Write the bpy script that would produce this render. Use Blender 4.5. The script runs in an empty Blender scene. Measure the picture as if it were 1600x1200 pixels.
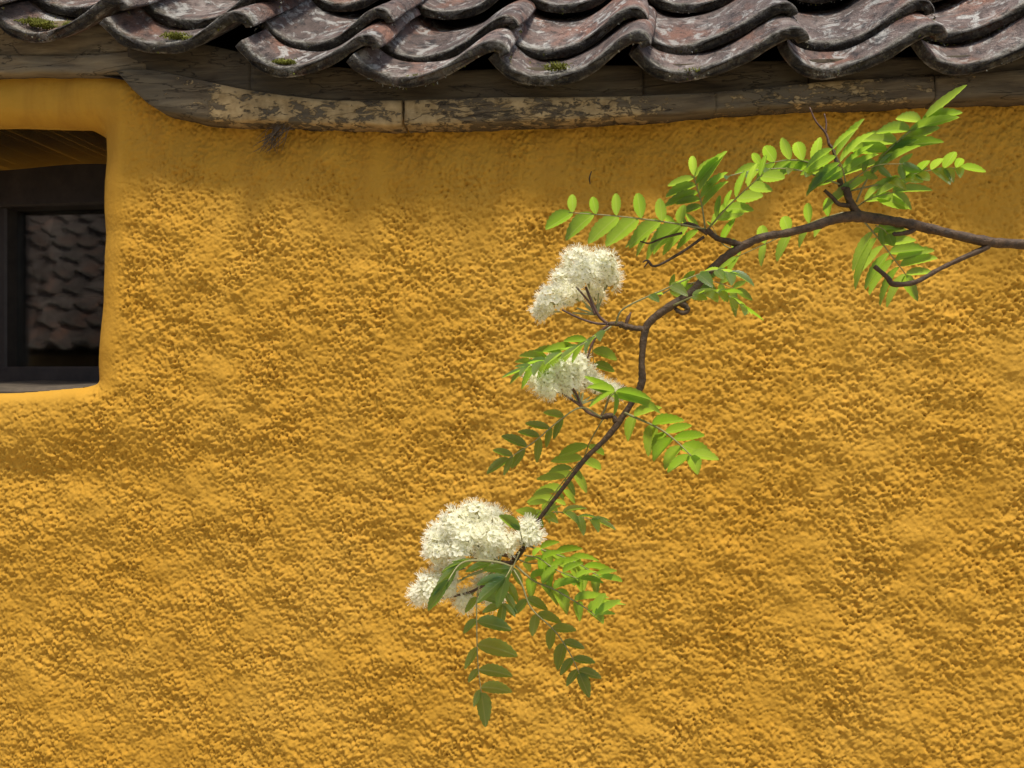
import bpy, math, random
import numpy as np
from mathutils import Vector, Matrix

random.seed(7)
rng = np.random.default_rng(7)
scene = bpy.context.scene
col = scene.collection

# ------------------------------------------------------------------ camera
YAW = math.radians(6.0)
CAM = Vector((0.0, -1.2, 1.65))
FPX = 1200.0                                   # focal length in pixels of a 1600 px wide frame
FW = Vector((-math.sin(YAW), math.cos(YAW), 0))
RT = Vector((math.cos(YAW), math.sin(YAW), 0))
UP = Vector((0, 0, 1))
TC = -FW                                       # towards the viewer side
cd = bpy.data.cameras.new('camera')
cd.sensor_width = 36.0
cd.lens = 36.0 * FPX / 1600.0
cd.clip_start = 0.02
cd.clip_end = 500
cam = bpy.data.objects.new('camera', cd)
cam.location = CAM
cam.rotation_euler = (math.pi / 2, 0, YAW)
col.objects.link(cam)
scene.camera = cam

# ------------------------------------------------------------------ light
SUN = Vector((0.12, -0.32, 0.94)).normalized()      # direction towards the sun
w = bpy.data.worlds.new('World')
scene.world = w
w.use_nodes = True
nt = w.node_tree
bg = nt.nodes['Background']
sky = nt.nodes.new('ShaderNodeTexSky')
sky.sky_type = 'NISHITA'
sky.sun_disc = False
sky.sun_elevation = math.asin(SUN.z)
sky.sun_rotation = math.atan2(SUN.x, SUN.y)
sky.dust_density = 3.0
sky.air_density = 1.0
nt.links.new(sky.outputs[0], bg.inputs[0])
bg.inputs[1].default_value = 0.15
sl = bpy.data.lights.new('sun', 'SUN')
sl.energy = 4.2
sl.angle = math.radians(9.0)
sl.color = (1.0, 0.95, 0.86)
so = bpy.data.objects.new('sun', sl)
so.rotation_euler = SUN.to_track_quat('Z', 'Y').to_euler()
so.location = (0, -2, 8)
col.objects.link(so)
scene.view_settings.view_transform = 'Standard'
scene.view_settings.look = 'None'
scene.view_settings.gamma = 1
scene.view_settings.use_curve_mapping = False
scene.view_settings.exposure = 0.16
scene.render.engine = 'CYCLES'
scene.cycles.max_bounces = 8
scene.cycles.transparent_max_bounces = 16


# ------------------------------------------------------------------ helpers
def at(px, py, Y):
    """point of the place seen at photo pixel (px, py) on the vertical plane y = Y"""
    d = FW + RT * ((px - 800) / FPX) + UP * ((600 - py) / FPX)
    return CAM + d * ((Y - CAM.y) / d.y)


def mpp(p):
    return (Vector(p) - CAM).dot(FW) / FPX


def tag(o, label=None, cat=None, group=None, kind=None):
    if label: o['label'] = label
    if cat: o['category'] = cat
    if group: o['group'] = group
    if kind: o['kind'] = kind
    return o


def link(o, parent=None):
    col.objects.link(o)
    if parent is not None:
        o.parent = parent
        o.matrix_parent_inverse = parent.matrix_world.inverted() if False else Matrix.Identity(4)
    return o


def empty(name, parent=None):
    o = bpy.data.objects.new(name, None)
    o.empty_display_size = 0.05
    return link(o, parent)


class MB:
    def __init__(self):
        self.v, self.f, self.m = [], [], []

    def quad_strip(self, rings, closed=True, cap=True, mi=0):
        n = len(rings[0]); b = len(self.v)
        for r in rings:
            self.v.extend([tuple(p) for p in r])
        for i in range(len(rings) - 1):
            for j in range(n if closed else n - 1):
                k = (j + 1) % n
                self.f.append((b + i*n + j, b + i*n + k, b + (i+1)*n + k, b + (i+1)*n + j)); self.m.append(mi)
        if cap and closed:
            self.f.append(tuple(b + j for j in range(n))[::-1]); self.m.append(mi)
            e = b + (len(rings) - 1) * n
            self.f.append(tuple(e + j for j in range(n))); self.m.append(mi)

    def box(self, a, b, mi=0):
        x0, y0, z0 = a; x1, y1, z1 = b
        i = len(self.v)
        self.v += [(x0,y0,z0),(x1,y0,z0),(x1,y1,z0),(x0,y1,z0),(x0,y0,z1),(x1,y0,z1),(x1,y1,z1),(x0,y1,z1)]
        for q in ((0,3,2,1),(4,5,6,7),(0,1,5,4),(1,2,6,5),(2,3,7,6),(3,0,4,7)):
            self.f.append(tuple(i + k for k in q)); self.m.append(mi)

    def face(self, pts, mi=0):
        i = len(self.v)
        self.v += [tuple(p) for p in pts]
        self.f.append(tuple(range(i, i + len(pts)))); self.m.append(mi)

    def mesh(self, name, mats, smooth=True):
        me = bpy.data.meshes.new(name)
        me.from_pydata(self.v, [], self.f)
        for m in (mats if isinstance(mats, (list, tuple)) else [mats]):
            me.materials.append(m)
        me.polygons.foreach_set('material_index', self.m)
        me.polygons.foreach_set('use_smooth', [smooth] * len(self.f))
        me.update()
        return me

    def build(self, name, mats, parent=None, smooth=True):
        return link(bpy.data.objects.new(name, self.mesh(name, mats, smooth)), parent)


def catmull(pts, n):
    """pts: list of tuples of floats; resample smoothly"""
    P = [np.array(p, float) for p in pts]
    if len(P) == 2:
        return [P[0] + (P[1] - P[0]) * t for t in np.linspace(0, 1, n + 1)]
    P = [2 * P[0] - P[1]] + P + [2 * P[-1] - P[-2]]
    out = []
    for i in range(1, len(P) - 2):
        p0, p1, p2, p3 = P[i-1], P[i], P[i+1], P[i+2]
        for k in range(n):
            t = k / n
            out.append(0.5 * (2*p1 + (p2-p0)*t + (2*p0-5*p1+4*p2-p3)*t*t + (3*p1-p0-3*p2+p3)*t**3))
    out.append(P[-2])
    return out


def tube(mb, pts, sides=8, sub=5, rough=0.0, mi=0, knots=0.0):
    """pts: (x, y, z, radius)"""
    S = catmull(pts, sub)
    rings = []
    N = len(S)
    ref = Vector((0.2, 1, 0.3)).normalized()
    for i, s in enumerate(S):
        a = Vector(S[max(i-1, 0)][:3]); b = Vector(S[min(i+1, N-1)][:3])
        t = (b - a)
        t = t.normalized() if t.length > 1e-9 else Vector((1, 0, 0))
        u = ref - t * ref.dot(t)
        if u.length < 1e-3:
            u = Vector((1, 0, 0)) - t * t.x
        u.normalize(); v = t.cross(u)
        r = max(float(s[3]), 2e-4)
        if knots: r *= 1 + knots * max(0, math.sin(i * 2.1 + 0.7 * math.sin(i * 0.37))) ** 3
        c = Vector(s[:3])
        ring = []
        for k in range(sides):
            ang = 2 * math.pi * k / sides
            rr = r * (1 + rough * random.uniform(-1, 1))
            ring.append(c + (u * math.cos(ang) + v * math.sin(ang)) * rr)
        rings.append(ring)
    mb.quad_strip(rings, True, True, mi)


# ------------------------------------------------------------------ materials
def newmat(name):
    m = bpy.data.materials.new(name)
    m.use_nodes = True
    t = m.node_tree
    return m, t, t.nodes['Principled BSDF']


def N(t, typ, **kw):
    n = t.nodes.new(typ)
    for k, v in kw.items():
        if k.startswith('i_'):
            n.inputs[k[2:]].default_value = v
        else:
            setattr(n, k, v)
    return n


def noise(t, vec, scale, detail=4, rough=0.55, dist=0.0):
    n = N(t, 'ShaderNodeTexNoise')
    n.inputs['Scale'].default_value = scale
    n.inputs['Detail'].default_value = detail
    n.inputs['Roughness'].default_value = rough
    n.inputs['Distortion'].default_value = dist
    if vec is not None: t.links.new(vec, n.inputs['Vector'])
    return n.outputs['Fac']


def ramp(t, fac, stops):
    r = N(t, 'ShaderNodeValToRGB')
    el = r.color_ramp.elements
    while len(el) < len(stops): el.new(0.5)
    for e, (p, c) in zip(el, stops):
        e.position = p
        e.color = (c[0], c[1], c[2], 1) if len(c) == 3 else c
    t.links.new(fac, r.inputs[0])
    return r.outputs[0]


def mix(t, fac, a, b, blend='MIX'):
    m = N(t, 'ShaderNodeMix', data_type='RGBA', blend_type=blend)
    for s, x in ((0, fac), (6, a), (7, b)):
        if hasattr(x, 'is_linked') or hasattr(x, 'links'):
            t.links.new(x, m.inputs[s])
        elif isinstance(x, (int, float)):
            m.inputs[s].default_value = x
        else:
            m.inputs[s].default_value = (x[0], x[1], x[2], 1)
    return m.outputs[2]


def math_(t, op, a, b=None):
    m = N(t, 'ShaderNodeMath', operation=op)
    for i, x in enumerate((a, b)):
        if x is None: continue
        if isinstance(x, (int, float)): m.inputs[i].default_value = x
        else: t.links.new(x, m.inputs[i])
    return m.outputs[0]


def bump(t, bsdf, h, strength, dist):
    b = N(t, 'ShaderNodeBump')
    b.inputs['Strength'].default_value = strength
    b.inputs['Distance'].default_value = dist
    t.links.new(h, b.inputs['Height'])
    t.links.new(b.outputs[0], bsdf.inputs['Normal'])


def coords(t, out='Object', scale=None):
    c = N(t, 'ShaderNodeTexCoord').outputs[out]
    if scale:
        m = N(t, 'ShaderNodeMapping')
        m.inputs['Scale'].default_value = scale
        t.links.new(c, m.inputs['Vector'])
        return m.outputs[0]
    return c


M = {}

# ochre limewashed roughcast
m, t, b = newmat('ochre_plaster'); M['plaster'] = m
c = coords(t)
big = noise(t, c, 3.2, 4, 0.6)
med = noise(t, c, 22, 4, 0.6)
fine = noise(t, c, 260, 3, 0.6)
base = ramp(t, big, [(0.32, (0.435, 0.218, 0.020)), (0.5, (0.465, 0.242, 0.026)), (0.68, (0.50, 0.270, 0.035))])
base = mix(t, math_(t, 'MULTIPLY', ramp(t, med, [(0.35, (0,0,0)), (0.7, (1,1,1))]), 0.35), base, (0.505, 0.275, 0.038))
spk = ramp(t, noise(t, c, 95, 3, 0.7), [(0.70, (0,0,0)), (0.76, (1,1,1))])
base = mix(t, math_(t, 'MULTIPLY', spk, 0.35), base, (0.36, 0.155, 0.02))
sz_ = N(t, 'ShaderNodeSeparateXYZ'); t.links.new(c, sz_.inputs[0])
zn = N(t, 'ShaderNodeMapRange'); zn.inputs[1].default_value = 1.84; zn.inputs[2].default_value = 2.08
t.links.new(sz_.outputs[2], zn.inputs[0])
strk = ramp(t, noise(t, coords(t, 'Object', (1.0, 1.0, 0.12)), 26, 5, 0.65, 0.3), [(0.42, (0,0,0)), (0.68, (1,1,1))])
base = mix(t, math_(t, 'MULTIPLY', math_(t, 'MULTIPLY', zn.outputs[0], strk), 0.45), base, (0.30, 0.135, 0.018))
stn = ramp(t, noise(t, coords(t, 'Object', (1.0, 1.0, 0.6)), 6.5, 6, 0.7, 0.5), [(0.56, (0,0,0)), (0.72, (1,1,1))])
base = mix(t, math_(t, 'MULTIPLY', stn, 0.12), base, (0.34, 0.17, 0.03))
t.links.new(base, b.inputs['Base Color'])
b.inputs['Roughness'].default_value = 0.9
b.inputs['Specular IOR Level'].default_value = 0.15
bump(t, b, fine, 0.5, 0.0012)


def tile_mat(name, lichen):
    m, t, b = newmat(name)
    c = coords(t)
    oi = N(t, 'ShaderNodeObjectInfo')
    off = N(t, 'ShaderNodeVectorMath', operation='SCALE')
    comb = N(t, 'ShaderNodeCombineXYZ')
    for i in range(3): t.links.new(oi.outputs['Random'], comb.inputs[i])
    t.links.new(comb.outputs[0], off.inputs[0]); off.inputs[3].default_value = 37.0
    add = N(t, 'ShaderNodeVectorMath', operation='ADD')
    t.links.new(c, add.inputs[0]); t.links.new(off.outputs[0], add.inputs[1])
    v = add.outputs[0]
    mp = N(t, 'ShaderNodeMapping'); mp.inputs['Scale'].default_value = (1.0, 0.45, 1.0)
    t.links.new(v, mp.inputs['Vector'])
    vs = mp.outputs[0]
    basen = noise(t, vs, 16, 5, 0.65, 0.4)
    base = ramp(t, basen, [(0.30, (0.055, 0.040, 0.032)), (0.44, (0.15, 0.108, 0.088)), (0.57, (0.25, 0.185, 0.155)), (0.70, (0.40, 0.335, 0.29))])
    terr = ramp(t, noise(t, vs, 11, 4, 0.6, 0.5), [(0.50, (0,0,0)), (0.64, (1,1,1))])
    base = mix(t, math_(t, 'MULTIPLY', terr, 0.8), base, (0.36, 0.17, 0.105))
    lich = ramp(t, noise(t, vs, 34, 5, 0.7, 0.8), [(lichen, (0,0,0)), (lichen + 0.07, (1,1,1))])
    base = mix(t, math_(t, 'MULTIPLY', lich, 0.8), base, (0.62, 0.60, 0.54))
    dk = ramp(t, noise(t, vs, 60, 4, 0.7, 0.3), [(0.50, (0,0,0)), (0.66, (1,1,1))])
    base = mix(t, math_(t, 'MULTIPLY', dk, 0.8), base, (0.022, 0.018, 0.017))
    vr = N(t, 'ShaderNodeMapRange'); vr.inputs[3].default_value = 0.72; vr.inputs[4].default_value = 1.25
    t.links.new(oi.outputs['Random'], vr.inputs[0])
    hsv = N(t, 'ShaderNodeHueSaturation'); t.links.new(base, hsv.inputs['Color']); t.links.new(vr.outputs[0], hsv.inputs['Value'])
    base = hsv.outputs[0]
    # grime and moss on the tail, painted shade on its nose (local y near zero)
    sep = N(t, 'ShaderNodeSeparateXYZ'); t.links.new(c, sep.inputs[0])
    tail = N(t, 'ShaderNodeMapRange'); tail.inputs[1].default_value = 0.030; tail.inputs[2].default_value = 0.0
    t.links.new(sep.outputs[1], tail.inputs[0])
    mo = ramp(t, noise(t, v, 28, 5, 0.7, 0.5), [(0.40, (0,0,0)), (0.58, (1,1,1))])
    tm = math_(t, 'MULTIPLY', math_(t, 'MULTIPLY', tail.outputs[0], mo), 0.85)
    base = mix(t, tm, base, (0.105, 0.10, 0.055))
    lip = ramp(t, noise(t, v, 75, 5, 0.7, 0.6), [(0.46, (0,0,0)), (0.56, (1,1,1))])
    base = mix(t, math_(t, 'MULTIPLY', math_(t, 'MULTIPLY', tail.outputs[0], lip), 0.7), base, (0.50, 0.47, 0.40))
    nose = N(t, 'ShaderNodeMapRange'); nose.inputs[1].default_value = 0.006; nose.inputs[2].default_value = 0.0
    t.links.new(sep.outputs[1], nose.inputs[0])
    base = mix(t, math_(t, 'MULTIPLY', nose.outputs[0], 0.9), base, (0.020, 0.015, 0.011))  # shade of the front face, painted into the colour
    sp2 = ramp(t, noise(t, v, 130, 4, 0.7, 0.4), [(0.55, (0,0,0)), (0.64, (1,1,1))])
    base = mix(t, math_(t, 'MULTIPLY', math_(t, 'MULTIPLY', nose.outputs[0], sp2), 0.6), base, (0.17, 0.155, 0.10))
    t.links.new(base, b.inputs['Base Color'])
    rg = N(t, 'ShaderNodeMapRange'); rg.inputs[3].default_value = 0.5; rg.inputs[4].default_value = 0.9
    t.links.new(basen, rg.inputs[0]); t.links.new(rg.outputs[0], b.inputs['Roughness'])
    b.inputs['Specular IOR Level'].default_value = 0.3
    h = math_(t, 'ADD', noise(t, vs, 45, 6, 0.7, 0.3), math_(t, 'MULTIPLY', noise(t, v, 220, 4, 0.7), 0.5))
    bump(t, b, h, 1.0, 0.02)
    return m


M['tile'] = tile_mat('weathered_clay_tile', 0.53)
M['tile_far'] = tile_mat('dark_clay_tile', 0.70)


def wood_mat(name, paint, dark):
    m, t, b = newmat(name)
    c = coords(t)
    mp = coords(t, 'Object', (1.0, 6.0, 9.0))
    grain = noise(t, mp, 9, 6, 0.65, 0.6)
    base = ramp(t, grain, [(0.30, tuple(x * dark for x in (0.055, 0.038, 0.021))), (0.5, tuple(x * dark for x in (0.15, 0.108, 0.058))), (0.72, tuple(x * dark for x in (0.25, 0.19, 0.105)))])
    gr = ramp(t, noise(t, c, 7, 4, 0.6), [(0.45, (0,0,0)), (0.62, (1,1,1))])
    base = mix(t, math_(t, 'MULTIPLY', gr, 0.5), base, (0.15*dark, 0.125*dark, 0.08*dark))
    blk = ramp(t, noise(t, mp, 14, 5, 0.75, 0.8), [(0.60, (0,0,0)), (0.70, (1,1,1))])
    base = mix(t, math_(t, 'MULTIPLY', blk, 0.8), base, (0.022, 0.017, 0.012))
    crk = math_(t, 'ABSOLUTE', math_(t, 'SUBTRACT', noise(t, coords(t, 'Object', (0.8, 1.0, 4.5)), 5.5, 5, 0.6, 0.3), 0.5))
    crm = ramp(t, crk, [(0.002, (1,1,1)), (0.006, (0,0,0))])
    h = grain
    if paint > 0:
        sx = N(t, 'ShaderNodeSeparateXYZ'); t.links.new(c, sx.inputs[0])
        zone = noise(t, coords(t, 'Object', (1, 0.2, 1.4)), 4.3, 3, 0.6)
        xr_ = ramp(t, math_(t, 'ADD', math_(t, 'MULTIPLY', sx.outputs[0], 0.5), 0.5), [(0.17, (0.30,)*3), (0.215, (0.66,)*3), (0.50, (0.62,)*3), (0.56, (0.36,)*3), (0.70, (0.40,)*3), (0.78, (0.33,)*3)])
        zone = math_(t, 'MULTIPLY', math_(t, 'ADD', math_(t, 'MULTIPLY', zone, 0.45), math_(t, 'MULTIPLY', xr_, 0.60)), 0.55)
        fl = math_(t, 'ADD', zone, math_(t, 'MULTIPLY', noise(t, coords(t, 'Object', (1, 1, 2.2)), 42, 7, 0.72, 0.4), 0.5))
        pm = ramp(t, fl, [(paint, (0,0,0)), (paint + 0.022, (1,1,1))])
        pc = ramp(t, noise(t, c, 60, 4, 0.6), [(0.3, (0.22, 0.145, 0.058)), (0.7, (0.42, 0.30, 0.14))])
        base = mix(t, pm, base, pc)
        h = math_(t, 'ADD', math_(t, 'MULTIPLY', grain, 0.6), math_(t, 'MULTIPLY', pm, 0.5))
    base = mix(t, math_(t, 'MULTIPLY', crm, 0.6), base, (0.012, 0.009, 0.006))
    h = math_(t, 'SUBTRACT', h, math_(t, 'MULTIPLY', crm, 0.7))
    t.links.new(base, b.inputs['Base Color'])
    b.inputs['Roughness'].default_value = 0.85
    b.inputs['Specular IOR Level'].default_value = 0.25
    bump(t, b, h, 0.8, 0.004)
    return m


M['board_paint'] = wood_mat('peeling_painted_board', 0.545, 0.72)
M['board_dark'] = wood_mat('dark_weathered_board', 0, 0.5)
M['board_left'] = wood_mat('brown_weathered_board', 0.64, 1.15)


def simple(name, colr, rough=0.8, nscale=40, var=0.3, bumpd=0.0, spec=0.3, trans=None):
    m, t, b = newmat(name)
    c = coords(t)
    n = noise(t, c, nscale, 5, 0.65)
    lo = tuple(x * (1 - var) for x in colr); hi = tuple(min(1, x * (1 + var)) for x in colr)
    t.links.new(ramp(t, n, [(0.3, lo), (0.7, hi)]), b.inputs['Base Color'])
    b.inputs['Roughness'].default_value = rough
    b.inputs['Specular IOR Level'].default_value = spec
    if bumpd: bump(t, b, n, 0.8, bumpd)
    if trans:
        tr = N(t, 'ShaderNodeBsdfTranslucent'); tr.inputs[0].default_value = (*trans[1], 1)
        mx = N(t, 'ShaderNodeMixShader'); mx.inputs[0].default_value = trans[0]
        t.links.new(b.outputs[0], mx.inputs[1]); t.links.new(tr.outputs[0], mx.inputs[2])
        t.links.new(mx.outputs[0], t.nodes['Material Output'].inputs[0])
    return m


M['bark'] = simple('grey_brown_bark', (0.070, 0.039, 0.017), 0.65, 180, 0.55, 0.003, 0.4)
M['twig'] = simple('red_brown_twig', (0.115, 0.06, 0.038), 0.6, 150, 0.4, 0.0008, 0.4)
M['rachis'] = simple('pale_leaf_stalk', (0.30, 0.27, 0.12), 0.5, 120, 0.25, 0, 0.5, (0.3, (0.4, 0.45, 0.12)))
M['pedicel'] = simple('green_flower_stalk', (0.34, 0.34, 0.15), 0.6, 100, 0.3, 0, 0.3)
M['petal'] = simple('cream_petal', (0.93, 0.91, 0.74), 0.7, 60, 0.04, 0, 0.2, (0.5, (0.95, 0.93, 0.72)))
M['stamen'] = simple('cream_stamen', (0.94, 0.92, 0.77), 0.7, 60, 0.04, 0, 0.2, (0.5, (0.96, 0.94, 0.77)))
M['heart'] = simple('greenish_flower_heart', (0.60, 0.58, 0.26), 0.7, 60, 0.2, 0, 0.2)
M['moss'] = simple('yellow_green_moss', (0.15, 0.155, 0.028), 0.9, 90, 0.5, 0.002, 0.1)
M['grime'] = simple('dark_grime', (0.035, 0.030, 0.022), 0.95, 90, 0.4)
M['lichen'] = simple('pale_lichen', (0.33, 0.33, 0.27), 0.95, 90, 0.3)
M['frame'] = simple('dark_brown_window_paint', (0.028, 0.020, 0.015), 0.55, 30, 0.4, 0.001, 0.4)
M['sill'] = simple('grey_worn_sill', (0.08, 0.062, 0.042), 0.8, 30, 0.4, 0.002, 0.3)
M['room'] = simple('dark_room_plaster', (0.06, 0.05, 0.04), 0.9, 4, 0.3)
M['deck'] = simple('dark_roof_boards', (0.03, 0.024, 0.02), 0.9, 10, 0.3)
M['ground'] = simple('pale_gravel_ground', (0.36, 0.32, 0.25), 0.95, 6, 0.25, 0.01, 0.2)
M['far_wall'] = simple('grey_brown_render', (0.10, 0.08, 0.06), 0.9, 8, 0.3, 0.01, 0.2)
M['web'] = simple('dusty_cobweb', (0.10, 0.075, 0.05), 0.9, 80, 0.4)
M['straw'] = simple('dark_straw', (0.06, 0.04, 0.02), 0.9, 80, 0.4)

# rowan leaf: thin, lets light through
m, t, b = newmat('rowan_leaf'); M['leaf'] = m
c = coords(t)
sep = N(t, 'ShaderNodeSeparateXYZ'); t.links.new(c, sep.inputs[0])
ax = math_(t, 'ABSOLUTE', sep.outputs[0])
vein = math_(t, 'SINE', math_(t, 'MULTIPLY', math_(t, 'SUBTRACT', sep.outputs[1], math_(t, 'MULTIPLY', ax, 0.9)), 62.0))
veinm = ramp(t, vein, [(0.80, (0,0,0)), (1.0, (1,1,1))])
mid = N(t, 'ShaderNodeMapRange'); mid.inputs[1].default_value = 0.022; mid.inputs[2].default_value = 0.008
t.links.new(ax, mid.inputs[0])
oi = N(t, 'ShaderNodeObjectInfo')
blot = noise(t, c, 5, 3, 0.6)
ca = mix(t, oi.outputs['Random'], (0.022, 0.068, 0.034), (0.045, 0.105, 0.032))
ca = mix(t, math_(t, 'MULTIPLY', blot, 0.35), ca, (0.028, 0.070, 0.03))
ca = mix(t, math_(t, 'MULTIPLY', mid.outputs[0], 0.5), ca, (0.20, 0.25, 0.09))
ca = mix(t, math_(t, 'MULTIPLY', veinm, 0.18), ca, (0.13, 0.20, 0.06))
t.links.new(ca, b.inputs['Base Color'])
b.inputs['Roughness'].default_value = 0.42
b.inputs['Specular IOR Level'].default_value = 0.5
ct = mix(t, oi.outputs['Random'], (0.42, 0.68, 0.03), (0.60, 0.81, 0.07))
ct = mix(t, math_(t, 'MULTIPLY', veinm, 0.22), ct, (0.28, 0.52, 0.02))
ct = mix(t, math_(t, 'MULTIPLY', mid.outputs[0], 0.4), ct, (0.6, 0.72, 0.14))
tr = N(t, 'ShaderNodeBsdfTranslucent'); t.links.new(ct, tr.inputs[0])
mx = N(t, 'ShaderNodeMixShader'); mx.inputs[0].default_value = 0.5
t.links.new(b.outputs[0], mx.inputs[1]); t.links.new(tr.outputs[0], mx.inputs[2])
t.links.new(mx.outputs[0], t.nodes['Material Output'].inputs[0])
bump(t, b, math_(t, 'ADD', veinm, math_(t, 'MULTIPLY', mid.outputs[0], 1.5)), 0.35, 0.02)

# window glass
m = bpy.data.materials.new('window_glass'); M['glass'] = m
m.use_nodes = True; t = m.node_tree
t.nodes.remove(t.nodes['Principled BSDF'])
fr = N(t, 'ShaderNodeFresnel'); fr.inputs[0].default_value = 1.62
gl = N(t, 'ShaderNodeBsdfGlossy'); gl.inputs['Color'].default_value = (0.95, 0.88, 0.84, 1); gl.inputs['Roughness'].default_value = 0.035
tp = N(t, 'ShaderNodeBsdfTransparent'); tp.inputs[0].default_value = (0.75, 0.8, 0.78, 1)
mx = N(t, 'ShaderNodeMixShader')
t.links.new(math_(t, 'MULTIPLY', fr.outputs[0], 0.85), mx.inputs[0])
t.links.new(tp.outputs[0], mx.inputs[1]); t.links.new(gl.outputs[0], mx.inputs[2])
t.links.new(mx.outputs[0], t.nodes['Material Output'].inputs[0])
bn = N(t, 'ShaderNodeBump'); bn.inputs['Strength'].default_value = 0.05; bn.inputs['Distance'].default_value = 0.01
t.links.new(noise(t, coords(t), 7, 2, 0.5), bn.inputs['Height']); t.links.new(bn.outputs[0], gl.inputs['Normal'])

# ------------------------------------------------------------------ ground
mb = MB()
nx = 25
for i in range(nx):
    for j in range(nx):
        x0 = -60 + 120 * i / nx; y0 = -60 + 120 * j / nx; s = 120 / nx
        mb.face([(x0, y0, 0), (x0 + s, y0, 0), (x0 + s, y0 + s, 0), (x0, y0 + s, 0)])
tag(mb.build('ground', M['ground']), 'pale gravel ground in front of the house', 'ground', kind='structure')

# ------------------------------------------------------------------ the house
house = empty('cottage')
tag(house, 'ochre roughcast cottage wall with small window under clay pantiled eave', 'house')

# wall: relief field
NF = 1280
DX = 0.0015


def band(lo, hi, seed, an=1.0):
    r = np.random.default_rng(seed)
    f = np.fft.fft2(r.standard_normal((NF, NF)))
    k = np.fft.fftfreq(NF, DX)
    kx, kz = np.meshgrid(k * an, k, indexing='ij')
    kk = np.sqrt(kx**2 + kz**2) + 1e-9
    lam = 1 / kk
    g = np.exp(-(np.log(lam / math.sqrt(lo * hi)) / (0.5 * math.log(hi / lo) + 0.05)) ** 2)
    g[0, 0] = 0
    o = np.real(np.fft.ifft2(f * g))
    return o / o.std()


n_big = band(0.16, 0.55, 1, 0.75)
n_nod = band(0.011, 0.022, 9)
n_mid = band(0.045, 0.11, 2, 1.0)
n_lump = band(0.0055, 0.0095, 3, 0.9)
n_crack = band(0.0055, 0.0095, 12)
n_pit = band(0.005, 0.010, 13)
n_small = band(0.0042, 0.0065, 4, 1.0)
n_patch = band(0.09, 0.30, 5)
lump = np.tanh(1.25 * n_lump + 0.15)
lump = np.where(lump > 0, lump, lump * 0.9)
coarse = n_big * 0.0016 + n_mid * 0.0010
amp = np.clip(1.0 + 0.22 * n_patch, 0.5, 1.5)


def fractal(lo, hi, slope, seed):
    r = np.random.default_rng(seed)
    f = np.fft.fft2(r.standard_normal((NF, NF)))
    k = np.fft.fftfreq(NF, DX)
    kx, kz = np.meshgrid(k * 0.85, k, indexing='ij')
    kk = np.sqrt(kx**2 + kz**2) + 1e-9
    g = kk ** (-slope) / (1 + (1 / (kk * hi)) ** 4) / (1 + (kk * lo) ** 6)
    g[0, 0] = 0
    o = np.real(np.fft.ifft2(f * g))
    return o / o.std()


n_fr = fractal(0.0034, 0.034, 1.22, 21)
n_fr2 = fractal(0.0036, 0.014, 1.0, 22)
crumb = np.maximum(n_fr2 - 0.35, 0) ** 0.8
pitn = np.maximum(-n_fr2 - 0.9, 0)
relief = n_fr * 1.0 + crumb * 1.2 - pitn * 2.2 + np.minimum(np.abs(n_crack), 1.6) * 0.15
sl_rms = np.sqrt((np.gradient(relief, DX, axis=0) ** 2 + np.gradient(relief, DX, axis=1) ** 2).mean())
relief *= 0.80 / sl_rms
relief *= amp


def samp(F, x, z):
    u = (x / DX) % NF; v = (z / DX) % NF
    i = np.floor(u).astype(int); j = np.floor(v).astype(int)
    a = u - i; b_ = v - j
    i1 = (i + 1) % NF; j1 = (j + 1) % NF; i %= NF; j %= NF
    return F[i, j]*(1-a)*(1-b_) + F[i1, j]*a*(1-b_) + F[i, j1]*(1-a)*b_ + F[i1, j1]*a*b_


def axis(lo, hi, f0, f1, step):
    a = list(np.arange(f0, f1, step))
    s = step; x = f1
    while x < hi:
        a.append(x); s = min(s * 1.12, 0.25); x += s
    a.append(hi)
    s = step; x = f0; pre = []
    while True:
        s = min(s * 1.12, 0.25); x -= s
        if x <= lo: break
        pre.append(x)
    pre.append(lo)
    return np.array(pre[::-1] + a)


def sstep(a, b_, x):
    q = np.clip((x - a) / (b_ - a), 0, 1)
    return q * q * (3 - 2 * q)


WTOP = 2.20
xs = axis(-4.0, 4.0, -1.62, 1.10, 0.0018)
zs = axis(-0.05, WTOP, 0.84, WTOP - 0.02, 0.0018)
X, Z = np.meshgrid(xs, zs, indexing='ij')

# window opening, signed distance (positive on the wall)
pr_t = at(196, 250, 0); pr_b = at(192, 560, 0); p_top = at(100, 203, 0); p_bot = at(100, 600, 0)
R_SIDE, R_TOP, R_BOT = 0.066, 0.026, 0.022


def win_sdf(x, z):
    tt = (z - pr_b.z) / (pr_t.z - pr_b.z)
    wob = 0.0025 * np.sin(z * 21 + 0.6) + 0.0012 * np.sin(z * 47)
    xr = pr_b.x + (pr_t.x - pr_b.x) * tt - R_SIDE + wob
    zt = p_top.z + R_TOP + 0.004 * np.sin(x * 17) - 0.016
    zb = p_bot.z - R_BOT + 0.006 * np.sin(x * 15 + 1.0) + 0.012
    xl = xr - 0.62
    cx, cz = (xr + xl) / 2, (zt + zb) / 2
    hx, hz = (xr - xl) / 2, (zt - zb) / 2
    rc = 0.014
    qx = np.abs(x - cx) - hx + rc; qz = np.abs(z - cz) - hz + rc
    return np.sqrt(np.maximum(qx, 0)**2 + np.maximum(qz, 0)**2) + np.minimum(np.maximum(qx, qz), 0) - rc


S = win_sdf(X, Z)
e = 1e-4
GX = (win_sdf(X + e, Z) - S) / e; GZ = (win_sdf(X, Z + e) - S) / e
gl_ = np.sqrt(GX**2 + GZ**2) + 1e-9
GX /= gl_; GZ /= gl_
Rr = R_SIDE * GX**2 + np.where(GZ > 0, R_TOP, R_BOT) * GZ**2

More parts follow.
